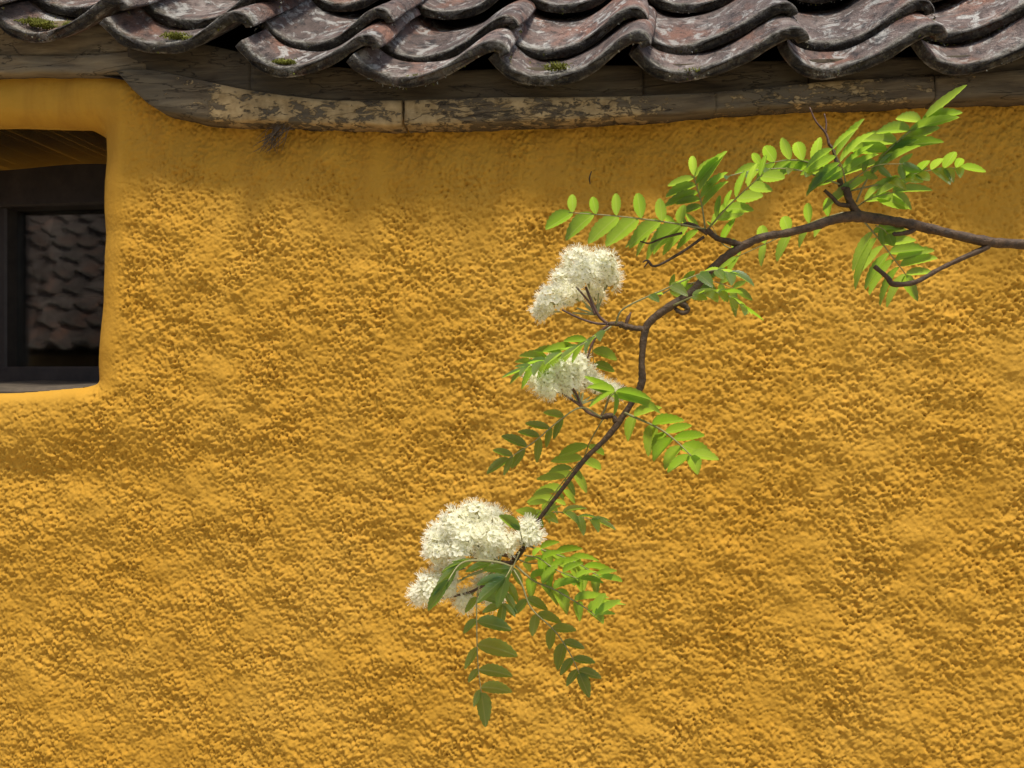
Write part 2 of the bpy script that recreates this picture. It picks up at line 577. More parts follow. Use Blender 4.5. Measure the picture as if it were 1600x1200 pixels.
# roughness mask: trowelled smooth round the window, rough elsewhere
smooth_side = 1 - sstep(0.045, 0.075, S) * 1.0
smooth_side = np.where(GZ < -0.3, 1 - sstep(0.005, 0.035, S), smooth_side)
lint = sstep(p_top.z - 0.01, p_top.z + 0.02, Z) * (1 - sstep(pr_t.x - 0.03, pr_t.x + 0.05, X))
mask = 1 - np.clip(np.maximum(smooth_side, lint), 0, 1) * 0.80
under = sstep(2.06, 1.86, Z)                      # plaster applied thinner near the eave
mask *= (0.9 + 0.1 * under) * sstep(0.0, 0.02, S)
fade = np.clip(1 - np.maximum(np.maximum(X - 1.10, -1.62 - X), np.maximum(0.84 - Z, 0)) / 0.10, 0, 1)
H = samp(coarse, X, Z) * (0.35 + 0.65 * sstep(0.0, 0.10, S)) + samp(relief, X, Z) * mask * fade
# large soft forms: belly below the window, hollow under the eave
pb = at(60, 660, 0); H += 0.010 * np.exp(-((X - pb.x) / 0.30)**2 - ((Z - pb.z) / 0.055)**2)
pb = at(60, 745, 0); H -= 0.006 * np.exp(-((X - pb.x) / 0.28)**2 - ((Z - pb.z) / 0.04)**2)
pl = at(60, 160, 0); H += 0.014 * np.exp(-((X - pl.x) / 0.22)**4 - ((Z - pl.z) / 0.045)**2)
H += 0.010 * (1 - sstep(1.75, 2.05, Z)) - 0.005
Y = -H
q = np.clip(S, 0, None)
rd = np.where(q < Rr, Rr - np.sqrt(np.maximum(Rr**2 - (Rr - np.minimum(q, Rr))**2, 0)), 0)
Y = Y + rd
neg = S < 0
X2 = np.where(neg & (S > -0.05), X - GX * S, X); Z2 = np.where(neg & (S > -0.05), Z - GZ * S, Z)
Y = np.where(neg, Rr + 0.0, Y)
Z2 = np.minimum(Z2, np.interp(X, [-4, -0.74, -0.64, 0.7, 4], [2.2, 2.2, 2.105, 2.085, 2.085]) + (Z - WTOP) * 0.02)
nxg, nzg = X.shape
V = np.stack([X2, Y, Z2], -1).reshape(-1, 3)
idx = np.arange(nxg * nzg).reshape(nxg, nzg)
allneg = neg[:-1, :-1] & neg[1:, :-1] & neg[:-1, 1:] & neg[1:, 1:]
keep = ~allneg
Q = np.stack([idx[:-1, :-1], idx[1:, :-1], idx[1:, 1:], idx[:-1, 1:]], -1)[keep]
# reveal going back into the wall
extra_v, extra_f, vmap = [], [], {}
base_n = len(V)


def back(i):
    if i not in vmap:
        p = V[i]
        vmap[i] = base_n + len(extra_v)
        extra_v.append((p[0], 0.315, p[2]))
    return vmap[i]


ka = np.argwhere(allneg)
kset = keep
for i, j in ka:
    for (di, dj, a, b2) in ((-1, 0, (0, 0), (0, 1)), (1, 0, (1, 1), (1, 0)), (0, -1, (1, 0), (0, 0)), (0, 1, (0, 1), (1, 1))):
        ii, jj = i + di, j + dj
        if 0 <= ii < kset.shape[0] and 0 <= jj < kset.shape[1] and kset[ii, jj]:
            p = int(idx[i + a[0], j + a[1]]); r_ = int(idx[i + b2[0], j + b2[1]])
            extra_f.append((p, r_, back(r_), back(p)))
if extra_v:
    V = np.vstack([V, np.array(extra_v)])
    Q = np.vstack([Q, np.array(extra_f)])
used = np.zeros(len(V), bool); used[Q.ravel()] = True
remap = np.cumsum(used) - 1
V = V[used]; Q = remap[Q]
me = bpy.data.meshes.new('wall')
me.vertices.add(len(V)); me.vertices.foreach_set('co', V.astype(np.float32).ravel())
me.loops.add(len(Q) * 4); me.loops.foreach_set('vertex_index', Q.astype(np.int32).ravel())
me.polygons.add(len(Q))
me.polygons.foreach_set('loop_start', np.arange(0, len(Q) * 4, 4, dtype=np.int32))
me.polygons.foreach_set('use_smooth', np.ones(len(Q), bool))
me.materials.append(M['plaster'])
me.update(calc_edges=True); me.validate()
link(bpy.data.objects.new('wall', me), house)

# dark room behind the wall (closed box)
mb = MB()
mb.box((-3.95, 0.275, -0.02), (3.95, 3.0, 2.16))
mbi = MB()
for q_ in mb.f: mbi.face([mb.v[k] for k in q_][::-1])
# leave the window side open: drop the face at y = 0.275 and rebuild it round the opening
room = MB()
x0, x1, y0, y1, z0, z1 = -3.95, 3.95, 0.316, 3.0, -0.02, 2.16
ox0, ox1 = at(192, 400, 0).x - 0.07 - 0.64, at(192, 400, 0).x - 0.045
oz0, oz1 = p_bot.z - 0.03, p_top.z + 0.035
for (a, c_) in (((x0, z0), (ox0, z1)), ((ox1, z0), (x1, z1)), ((ox0, z0), (ox1, oz0)), ((ox0, oz1), (ox1, z1))):
    room.face([(a[0], y0, a[1]), (c_[0], y0, a[1]), (c_[0], y0, c_[1]), (a[0], y0, c_[1])])
room.face([(x0, y1, z0), (x1, y1, z0), (x1, y1, z1), (x0, y1, z1)])
room.face([(x0, y0, z0), (x0, y1, z0), (x0, y1, z1), (x0, y0, z1)])
room.face([(x1, y0, z0), (x1, y1, z0), (x1, y1, z1), (x1, y0, z1)])
room.face([(x0, y0, z0), (x1, y0, z0), (x1, y1, z0), (x0, y1, z0)])
room.face([(x0, y0, z1), (x1, y0, z1), (x1, y1, z1), (x0, y1, z1)])
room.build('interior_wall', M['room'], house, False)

# ---- window
win = empty('window', house)
WY = 0.275
wz_t = at(0, 274, WY).z; wz_b = at(0, 588, WY).z


def wbar(name, a, c_, ya=WY - 0.03, yb=WY + 0.03, mat='frame'):
    """bar between photo corners a (upper left) and c_ (lower right) on the window plane, bevelled"""
    p = at(a[0], a[1], ya); r_ = at(c_[0], c_[1], ya)
    mb = MB(); bv = 0.004
    xa, xb, za, zb = p.x, r_.x, r_.z, p.z
    rings = []
    for (yy, i_) in ((yb, 0), (ya + bv, 0), (ya, bv)):
        rings.append([(xa + i_, yy, za + i_), (xb - i_, yy, za + i_), (xb - i_, yy, zb - i_), (xa + i_, yy, zb - i_)])
    mb.quad_strip(rings)
    return mb.build(name, M[mat], win, False)


wbar('mullion', (-42, 300), (9, 580), WY - 0.028)
wbar('frame_rail', (-520, 268), (260, 316), WY - 0.04)
wbar('frame_rail', (-520, 574), (260, 600), WY - 0.034)
wbar('frame_stile', (186, 290), (250, 592), WY - 0.036)
wbar('frame_stile', (-520, 290), (-440, 592), WY - 0.036)
for (xa, xb) in ((0, 195), (-450, -36)):
    p = at(xa, 310, WY); r_ = at(xb, 580, WY)
    mb = MB(); mb.box((p.x, WY + 0.002, r_.z), (r_.x, WY + 0.006, p.z))
    mb.build('pane', M['glass'], win, False)
# sill
p = at(-500, 590, WY); r_ = at(230, 600, WY)
mb = MB()
sx0, sx1 = p.x - 0.02, r_.x + 0.03
zt_, rings = p_bot.z, []
for x_ in np.linspace(sx0, sx1, 30):
    wv = 0.0015 * math.sin(x_ * 33)
    rings.append([(x_, 0.03, zt_ - 0.055), (x_, 0.03, zt_ - 0.012 + wv), (x_, 0.035, zt_ - 0.006 + wv), (x_, 0.24, zt_ + 0.006 + wv), (x_, 0.24, zt_ - 0.055)])
mb.quad_strip(rings)
mb.build('window_sill', M['sill'], win, False)

# ---- fascia boards
fascia = empty('fascia', house)


def board(name, bot, top, y_front, thick, mat, wob=0.0015, seed=0, round_=0.004):
    B = catmull(bot, 14); T = catmull(top, 14)
    bx = np.array([p[0] for p in B]); by = np.array([p[1] for p in B])
    tx = np.array([p[0] for p in T]); ty = np.array([p[1] for p in T])
    o = np.argsort(bx); bx, by = bx[o], by[o]
    o = np.argsort(tx); tx, ty = tx[o], ty[o]
    r = random.Random(seed)
    xs_ = np.arange(min(bx[0], tx[0]), max(bx[-1], tx[-1]) + 1, 6.0)
    rings = []
    ph = [r.uniform(0, 6) for _ in range(6)]
    for x_ in xs_:
        yb_ = np.interp(x_, bx, by); yt_ = np.interp(x_, tx, ty)
        j = 0.9 * math.sin(x_ * 0.043 + ph[0]) + 0.6 * math.sin(x_ * 0.11 + ph[1]) + r.uniform(-0.5, 0.5)
        yb_ += j * wob / 0.0015
        pb_ = at(x_, yb_, y_front); pt_ = at(x_, yt_, y_front)
        ring = [(pb_.x, y_front + thick, pb_.z), (pb_.x, y_front + round_, pb_.z)]
        K = 5
        for k in range(K + 1):
            f = k / K
            yy = y_front + 0.0012 * math.sin(x_ * 0.05 + f * 4 + ph[2]) + r.uniform(-0.0004, 0.0004)
            ring.append((pb_.x + (pt_.x - pb_.x) * f, yy, pb_.z + round_ * 0.6 + (pt_.z - pb_.z - round_ * 1.2) * f))
        ring += [(pt_.x, y_front + round_, pt_.z), (pt_.x, y_front + thick, pt_.z)]
        rings.append(ring)
    mb = MB(); mb.quad_strip(rings)
    return mb.build(name, M[mat], fascia, True)


bot = [(183, 113), (208, 140), (235, 164), (262, 175), (320, 186), (400, 189), (520, 193), (640, 195), (800, 190), (900, 186),
       (1050, 178), (1200, 166), (1350, 160), (1500, 154), (1600, 150), (1800, 138), (2200, 110), (3200, 60)]
top = [(183, 108), (235, 108), (300, 121), (380, 138), (450, 148), (520, 155), (640, 155), (760, 151), (900, 150), (1000, 148),
       (1150, 140), (1300, 125), (1500, 115), (1600, 107), (1800, 95), (2200, 66), (3200, 10)]
# the painted strip is made of lengths of board butted end to end
cuts = [183, 632, 1118, 1462, 2300, 3200]
Bi = catmull(bot, 14); Ti = catmull(top, 14)


def cut(L, a, b2):
    xs_ = [p[0] for p in L]; ys_ = [p[1] for p in L]
    pts = sorted(set([a] + [x for x in xs_ if a < x < b2] + [b2]))
    return [(x, float(np.interp(x, xs_, ys_))) for x in pts[::3] + ([pts[-1]] if (len(pts) - 1) % 3 else [])]


for i in range(len(cuts) - 1):
    board('painted_board', cut(Bi, cuts[i], cuts[i+1] - 0.4), cut(Ti, cuts[i], cuts[i+1] - 0.4), -0.034 - 0.0006 * (i % 2), 0.04, 'board_paint', 0.0013, i)
ub = [(200, 112)] + [(x, y + 6) for x, y in top[2:]]
ut = [(200, 52), (300, 64), (440, 92), (628, 110), (845, 103), (1062, 98), (1298, 90), (1512, 84), (1738, 70), (2210, 40), (3200, -20)]
ucuts = [200, 392, 1005, 1265, 1700, 3200]
Bi = catmull(ub, 14); Ti = catmull(ut, 14)
for i in range(len(ucuts) - 1):
    board('upper_board', cut(Bi, ucuts[i], ucuts[i+1] - 0.4), cut(Ti, ucuts[i], ucuts[i+1] - 0.4), -0.025 - 0.0015 * (i % 2), 0.03, 'board_dark', 0.001, 20 + i)
board('lower_board', [(-900, 122), (0, 114), (120, 114), (229, 111)], [(-900, 92), (0, 85), (110, 86), (229, 76)], -0.026, 0.03, 'board_left', 0.0012, 40)
board('upper_board', [(-900, 94), (0, 87), (110, 88), (216, 78)], [(-900, 40), (0, 32), (110, 31), (216, 42)], -0.021, 0.025, 'board_left', 0.001, 41)

# ---- roof
roof = empty('roof', house)
PITCH = math.radians(40)
TY = -0.062
PROF = [(-68, 33), (-58, 22), (-45, 11.5), (-30, 4.5), (-14, 0.8), (0, 0), (16, 0.9), (34, 4), (52, 9.5), (70, 18), (88, 29.5), (104, 41), (118, 49.5), (130, 54), (141, 55), (150, 52), (157, 45), (160, 38)]


def tile_mesh(name, seed, along=12, mat='tile', lowpoly=False):
    r = random.Random(seed)
    P = [np.array(p) * 0.001 for p in (catmull(PROF, 2) if not lowpoly else PROF[::2] + [PROF[-1]])]
    ph = [r.uniform(0, 6.28) for _ in range(10)]
    L = 0.345; th = 0.0155
    n = len(P)
    # normals of the profile
    nor = []
    for i in range(n):
        a = P[max(i-1, 0)]; b2 = P[min(i+1, n-1)]
        d = b2 - a; d = d / np.linalg.norm(d)
        nor.append(np.array([-d[1], d[0]]))
    vs_ = [0.0, 0.0035] + list(np.linspace(0.014, L, along))

    def surf(i, v, off):
        p = P[i] + nor[i] * off
        x = p[0]; z = p[1]
        u = x / 0.1
        z += 0.0020 * math.sin(u * 2.3 + v * 11 + ph[0]) + 0.0014 * math.sin(u * 5.1 - v * 23 + ph[1]) + 0.0022 * math.sin(v * 13 + ph[2])
        x += 0.0016 * math.sin(v * 17 + ph[3])
        return x, z
    rings = []
    for k, v in enumerate(vs_):
        ring = []
        for i in range(n):
            j = 0.0022 * math.sin(i * 0.55 + ph[4]) + 0.0015 * math.sin(i * 1.35 + ph[5]) + (r.uniform(-0.0014, 0.0014) if k == 0 else r.uniform(-0.0005, 0.0005))
            off = th * (0.5 if k else 0.40)
            x, z = surf(i, v, off - th * 0.5)
            ring.append((x, v + (j if k < 2 else 0), z + th * 0.5))
        for i in range(n - 1, -1, -1):
            j = 0.0022 * math.sin(i * 0.55 + ph[4]) + 0.0015 * math.sin(i * 1.35 + ph[5]) + r.uniform(-0.0014, 0.0014)
            off = -th * (0.5 if k else 0.30)
            x, z = surf(i, v, off - th * 0.5)
            ring.append((x, v + (j if k < 2 else 0), z + th * 0.5))
        rings.append(ring)
    mb = MB(); mb.quad_strip(rings)
    return mb.mesh(name, M[mat], True)


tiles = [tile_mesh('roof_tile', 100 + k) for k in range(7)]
# front trough of each eave tile in the photograph
cols = [(-530, 66), (-335, 60), (-135, 52), (60, 50), (246, 76), (440, 112), (628, 130), (845, 123), (1062, 118), (1298, 110), (1512, 104), (1738, 90), (1970, 76), (2210, 60), (2460, 46), (2720, 30)]
NC = len(cols)
pts = [at(x, y, TY) for x, y in cols]
GAUGE = 0.255
GAUGE1 = 0.115
LIFT = 0.034
trim = random.Random(5)
crumbs = MB(); cr_ = random.Random(77)
PC = [np.array(q_) * 0.001 for q_ in catmull(PROF, 3)]
for i in range(NC):
    p = pts[i]
    nxt = pts[i + 1] if i + 1 < NC else p + (p - pts[i - 1])
    wd = (nxt - p).length
    prv = pts[i - 1] if i else p - (nxt - p)
    tang = (nxt - prv)
    sk = float(np.interp(cols[i][0], [-600, 500, 850, 1300, 2700], [0, 0.0, 0.07, 0.17, 0.17]))
    for c_ in range(6):
        sl = Vector((sk, math.cos(PITCH), math.sin(PITCH))).normalized()
        tx_ = tang.copy(); tx_.z *= 0.55 ** c_ if c_ else 0.8
        tx_.normalize()
        g = GAUGE * c_ - (0.02 if c_ == 0 else 0)
        nrm = tx_.cross(sl).normalized()
        pos = p + sl * (0 if c_ == 0 else GAUGE1 + GAUGE * (c_ - 1))
        avgz = 0.0
        # tail of each tile lies on the tile below: a slightly flatter plane than the roof
        tilt = math.atan2(LIFT, GAUGE)
        ys = (sl * math.cos(tilt) - nrm * math.sin(tilt)).normalized()
        pos = pos + Vector((trim.uniform(-0.007, 0.007), trim.uniform(-0.006, 0.006), trim.uniform(-0.004, 0.004)))
        rot = trim.uniform(-0.03, 0.03)
        ys = (ys + tx_ * rot).normalized()
        xv = (tx_ - ys * tx_.dot(ys)).normalized()
        zv = xv.cross(ys)
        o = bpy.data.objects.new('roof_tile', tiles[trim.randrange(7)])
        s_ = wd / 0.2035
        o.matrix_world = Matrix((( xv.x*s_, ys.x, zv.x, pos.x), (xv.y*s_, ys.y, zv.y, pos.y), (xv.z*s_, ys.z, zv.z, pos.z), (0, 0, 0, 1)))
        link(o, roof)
        if c_ < 3 and -300 < cols[i][0] < 1900:          # lichen and moss crumbs along the tail
            for _ in range(240):
                a_ = PC[min(len(PC) - 1, int(abs(cr_.gauss(0.42, 0.28)) * len(PC)))]
                w0 = cr_.random()
                lp = Vector((a_[0], cr_.uniform(0.001, 0.004) if w0 < 0.6 else cr_.uniform(0.003, 0.03), a_[1] + (-cr_.uniform(0, 0.008) if w0 < 0.6 else 0.0006)))
                c0 = o.matrix_world @ lp
                rad = cr_.uniform(0.0007, 0.0022)
                ax_ = [Vector((cr_.gauss(0, 1), cr_.gauss(0, 1), cr_.gauss(0, 1))).normalized() * rad * cr_.uniform(0.7, 1.3) for _ in range(3)]
                i0 = len(crumbs.v)
                crumbs.v += [tuple(c0 + ax_[0]), tuple(c0 + ax_[1]), tuple(c0 + ax_[2]), tuple(c0 - (ax_[0] + ax_[1] + ax_[2]) * 0.7)]
                mi_ = cr_.choice((0, 1, 1, 1, 2, 2))
                for q_ in ((0, 1, 2), (0, 1, 3), (1, 2, 3), (0, 2, 3)):
                    crumbs.f.append(tuple(i0 + x for x in q_)); crumbs.m.append(mi_)
crumbs.build('lichen', [M['moss'], M['grime'], M['lichen']], roof, False)['kind'] = 'stuff'
# boarding under the tiles, so that no light comes through
mb = MB(); pm_ = MB(); rings = []
sd_ = Vector((0, math.cos(PITCH), math.sin(PITCH)))
line = [Vector((-3.0, 0, pts[0].z))] + [p.copy() for p in pts] + [Vector((3.6, 0, pts[-1].z))]
for k in range(len(line)):
    zz = min(line[max(k - 1, 0)].z, line[k].z, line[min(k + 1, len(line) - 1)].z + 0.012)
    f0 = Vector((line[k].x, -0.016, zz - 0.014)); f1 = f0 + sd_ * 1.7
    mb.v += [tuple(f0), tuple(f1)]
    rings.append([(f0.x, 0.05, f0.z - 0.03), (f0.x, 0.12, f0.z - 0.03), (f0.x, 0.12, f0.z + 0.085), (f0.x, 0.05, f0.z + 0.048)])
for k in range(len(line) - 1):
    mb.f.append((2 * k, 2 * k + 2, 2 * k + 3, 2 * k + 1)); mb.m.append(0)
mb.build('roof_boarding', M['deck'], roof, False)
pm_.quad_strip(rings); pm_.build('wall_plate', M['deck'], roof, False)


# moss on the tile tails
def moss(px, py, Yd, wpx, n, seed):
    r = random.Random(seed)
    c0 = at(px, py, Yd); k = mpp(c0)
    mb = MB()
    for _ in range(n):
        a = r.gauss(0, 0.42) * wpx * k; 
        p = c0 + Vector((a, r.uniform(-0.006, 0.014), r.uniform(-0.003, 0.001) + 0.35 * abs(a) * 0.3))
        h = r.uniform(0.003, 0.009) * (1 - min(0.7, abs(a) / (wpx * k * 1.2)))
        d = Vector((r.uniform(-0.7, 0.7), r.uniform(-0.8, 0.3), 1)).normalized()
        sd = Vector((r.uniform(-1, 1), r.uniform(-1, 1), 0.1)).normalized() * r.uniform(0.0010, 0.0020)
        sd2 = d.cross(sd)
        b0 = [p + sd, p - sd * 0.5 + sd2 * 0.9, p - sd * 0.5 - sd2 * 0.9]
        tp_ = p + d * h
        i0 = len(mb.v); mb.v += [tuple(x) for x in b0] + [tuple(tp_)]
        for q_ in ((0, 1, 3), (1, 2, 3), (2, 0, 3)):
            mb.f.append(tuple(i0 + x for x in q_)); mb.m.append(0)
    o = mb.build('moss', M['moss'], roof, False)
    o['kind'] = 'stuff'


moss(66, 38, TY + 0.012, 20, 420, 1)
moss(272, 56, TY + 0.012, 22, 300, 2)
moss(442, 98, TY + 0.010, 26, 380, 3)
moss(50, 34, TY + 0.016, 26, 420, 11)
moss(110, 40, TY + 0.006, 16, 160, 12)
moss(300, 62, TY + 0.006, 18, 160, 13)
moss(655, 122, TY + 0.006, 26, 150, 4)
moss(1090, 112, TY + 0.006, 30, 120, 5)
moss(870, 104, TY + 0.010, 26, 200, 6)

# ------------------------------------------------------------------ opposite outbuilding (mirrored in the window pane)
barn = empty('outbuilding')
tag(barn, 'low outbuilding with dark clay tiled roof, mirrored in the window pane', 'outbuilding')
ft = tile_mesh('roof_tile', 300, 4, 'tile_far', True)
EY, EZ = -3.0, 1.88
mb = MB(); mb.box((-6.4, EY - 4.2, 0.0), (-1.0, EY - 0.25, EZ - 0.02)); mb.build('wall', M['far_wall'], barn, False)
broof = empty('roof', barn)
P2 = math.radians(44)
s2 = Vector((0, -math.cos(P2), math.sin(P2)))
for i in range(24):
    for k in range(11):
        x_ = -1.2 - i * 0.205
        tl = math.atan2(0.03, 0.20)
        n2 = Vector((0, math.sin(P2), math.cos(P2)))
        ys = s2 * math.cos(tl) - n2 * math.sin(tl)
        xv = Vector((-1, 0, 0)); zv = xv.cross(ys)
        pos = Vector((x_, EY, EZ)) + s2 * (0.20 * k) + Vector((trim.uniform(-.006, .006), 0, trim.uniform(-.006, .006)))
        o = bpy.data.objects.new('roof_tile', ft)
        o.matrix_world = Matrix(((xv.x, ys.x, zv.x, pos.x), (xv.y, ys.y, zv.y, pos.y), (xv.z, ys.z, zv.z, pos.z), (0, 0, 0, 1)))
        link(o, broof)
mb = MB()
a0 = Vector((0, EY - 0.05, EZ - 0.03)); a1 = a0 + s2 * 2.35; a2 = a1 + Vector((0, -1.9, -1.6))
mb.quad_strip([[(-6.4, a.y, a.z), (-1.0, a.y, a.z)] for a in (a0, a1, a2)], closed=False)
mb.build('roof_boarding', M['deck'], broof, False)

# ------------------------------------------------------------------ rowan branch
rowan = empty('rowan_branch')
tag(rowan, 'flowering rowan branch with pinnate green leaves reaching across the ochre wall', 'branch')
BY = -0.42


def twig(name, pts, mat='bark', Yd=BY, sides=9, sub=5, rough=0.06, knots=0.0):
    """pts: (px, py, width_px[, depth])"""
    P = []
    for q_ in pts:
        d_ = q_[3] if len(q_) > 3 else Yd
        p = at(q_[0], q_[1], d_); P.append((p.x, p.y, p.z, q_[2] * (0.5 if q_[2] < 7 else 0.43 if q_[2] < 15 else 0.38) * mpp(p)))
    mb = MB(); tube(mb, P, sides, sub, rough, 0, knots)
    return mb.build(name, M[mat], rowan)


twig('main_stem', [(2600, 470, 34, -0.50), (2200, 440, 28, -0.47), (1850, 405, 25, -0.45), (1700, 390, 22, -0.44), (1600, 382, 20), (1545, 378, 20), (1480, 364, 19), (1430, 352, 21), (1390, 345, 20), (1340, 338, 24), (1305, 343, 18), (1270, 354, 18), (1230, 364, 16), (1190, 371, 17), (1158, 386, 17),
      (1130, 404, 14), (1105, 428, 14), (1078, 459, 17), (1045, 480, 18), (1022, 497, 16), (1008, 516, 14), (1003, 560, 11), (1003, 582, 15), (1002, 600, 14), (988, 628, 11), (958, 672, 12), (935, 697, 9), (912, 720, 9), (870, 775, 7.5), (838, 818, 7.5), (822, 850, 9), (806, 872, 11), (795, 884, 9)], knots=0.10, sub=6, rough=0.09)
twig('side_twig', [(1545, 378, 14), (1538, 388, 12), (1500, 405, 9), (1465, 422, 8), (1430, 441, 9), (1397, 444, 10), (1385, 432, 8), (1366, 416, 8)], rough=0.1, knots=0.15)
twig('side_twig', [(1432, 350, 14), (1424, 361, 10), (1400, 366, 7), (1396, 363, 5)], rough=0.15)
twig('side_twig', [(1342, 338, 17), (1327, 312, 15), (1322, 296, 16), (1314, 290, 10), (1309, 262, 6.5), (1303, 237, 5), (1296, 226, 4)], rough=0.1, knots=0.1)
twig('side_twig', [(1296, 228, 4), (1290, 208, 3.4), (1275, 190, 2.8), (1265, 168, 2.2)], 'twig', rough=0.15)
twig('side_twig', [(1290, 208, 3), (1291, 192, 2.5), (1288, 178, 2)], 'twig', rough=0.15)
twig('side_twig', [(1330, 321, 10), (1311, 319, 8), (1301, 309, 6), (1288, 297, 5)], rough=0.1)
twig('side_twig', [(1160, 384, 12), (1138, 377, 11), (1120, 372, 10), (1104, 358, 10)], rough=0.12, knots=0.2)
twig('side_twig', [(1106, 366, 6), (1080, 350, 5), (1062, 352, 4), (1030, 357, 3)], 'bark', rough=0.15)
twig('side_twig', [(1100, 370, 5), (1062, 396, 4.5), (1024, 416, 4), (1012, 407, 3.5), (1004, 410, 2)], 'bark', rough=0.15)
twig('side_twig', [(1014, 408, 3), (1006, 418, 2)], 'bark', rough=0.15)
twig('side_twig', [(1066, 364, 4), (1035, 372, 3.4), (1015, 380, 2.6), (1000, 377, 2)], 'bark', rough=0.15)
twig('spur', [(1010, 514, 10), (992, 513, 10), (978, 510, 11), (965, 506, 9), (950, 506, 6)], rough=0.16, knots=0.3)
twig('spur', [(1060, 470, 14), (1075, 483, 9), (1066, 489, 8), (1054, 482, 7)], rough=0.18, knots=0.3)
twig('bud', [(978, 506, 5), (981, 498, 6.5), (986, 488, 2)], 'twig', rough=0.1)
twig('spur', [(962, 660, 9), (958, 650, 9), (948, 650, 11), (938, 652, 9)], rough=0.18, knots=0.3)
twig('spur', [(835, 825, 8), (824, 842, 9), (812, 848, 9)], rough=0.15, knots=0.2)
# flower stalks
for P_ in ([(950, 506, 5), (936, 494, 5), (924, 470, 4.5), (915, 448, 4)], [(950, 506, 5), (930, 505, 4), (905, 497, 3.5), (878, 484, 3)],
           [(930, 492, 4), (922, 474, 3.5), (900, 448, 3)], [(952, 507, 5), (936, 520, 4.5), (925, 538, 4), (918, 560, 3)]):
    twig('flower_stalk', P_, 'twig', sides=6, rough=0.06)
for P_ in ([(940, 652, 6), (920, 645, 5), (907, 634, 4.5), (866, 605, 3.5)], [(910, 638, 4.5), (900, 615, 4), (885, 595, 3)],
           [(938, 652, 5), (945, 640, 4), (951, 622, 3.5)]):
    twig('flower_stalk', P_, 'twig', sides=6, rough=0.06)
for P_ in ([(806, 870, 6), (770, 866, 5), (744, 872, 4.5), (744, 830, 3)], [(800, 880, 6), (760, 876, 5), (715, 874, 4), (692, 862, 3)],
           [(798, 884, 6), (770, 905, 5), (735, 925, 4), (690, 935, 3)], [(744, 872, 4), (735, 860, 3), (722, 866, 2.6)], [(800, 884, 6), (770, 925, 4), (745, 940, 3)]):
    twig('flower_stalk', P_, 'twig', sides=6, rough=0.06, Yd=-0.43)


# ---- leaflets
def leaflet_mesh(seed, curl, fold):
    r = random.Random(seed)
    n = 15
    mb = MB()
    mid_, le, ri = [], [], []
    for i in range(n + 1):
        f = i / n
        wv = 0.5 * (math.sin(math.pi * min(1, f ** 0.86)) ** 0.62) * (1.0 - 0.10 * f)
        if f > 0.93: wv *= 0.8
        tooth = 0.035 if (i % 2 == 0 and f > 0.25) else -0.012
        wz = 0.03 * math.sin(f * 9 + r.uniform(0, 6)) * 0.4
        zc = -curl * f * f
        x_off = 0.02 * math.sin(f * 3 + seed)
        mid_.append((x_off, f, zc))
        for lst, sgn in ((le, -1), (ri, 1)):
            ww = max(0.0, wv + (tooth if 0.05 < f < 0.98 else 0))
            lst.append(((x_off + sgn * ww * 0.40), f - (0.018 if tooth > 0 else 0) + (0.03 if tooth > 0 else 0), zc + fold * ww + wz * ww))
    for i in range(n):
        mb.face([mid_[i], mid_[i+1], le[i+1], le[i]])
        mb.face([mid_[i], ri[i], ri[i+1], mid_[i+1]])
    # merge by position
    vd, vv, ff = {}, [], []
    for f_ in mb.f:
        g_ = []
        for k in f_:
            key = tuple(round(c__, 5) for c__ in mb.v[k])
            if key not in vd: vd[key] = len(vv); vv.append(mb.v[k])
            if not g_ or g_[-1] != vd[key]: g_.append(vd[key])
        if len(set(g_)) >= 3:
            ff.append(tuple(dict.fromkeys(g_)))
    out = MB(); out.v = vv; out.f = ff; out.m = [0] * len(ff)
    return out.mesh('leaflet', M['leaf'], True)


LM = [leaflet_mesh(1, 0.10, 0.25), leaflet_mesh(2, 0.20, 0.15), leaflet_mesh(3, 0.02, 0.32), leaflet_mesh(4, 0.28, 0.22), leaflet_mesh(5, -0.08, 0.2)]
lr = random.Random(11)


def camvec(v):
    return (RT * v[0] + UP * v[1] + TC * v[2]).normalized()


def leaflet(parent, p, D, Wd, L, wid):
    D = D.normalized()
    Wd = (Wd - D * Wd.dot(D))
    if Wd.length < 1e-4: Wd = RT - D * RT.dot(D)
    Wd.normalize()
    Nn = Wd.cross(D).normalized()
    if Nn.z < 0: Nn = -Nn; Wd = -Wd
    o = bpy.data.objects.new('leaflet', LM[lr.randrange(len(LM))])
    o.matrix_world = Matrix(((Wd.x*wid, D.x*L, Nn.x*L, p.x), (Wd.y*wid, D.y*L, Nn.y*L, p.y), (Wd.z*wid, D.z*L, Nn.z*L, p.z), (0, 0, 0, 1)))
    link(o, parent)


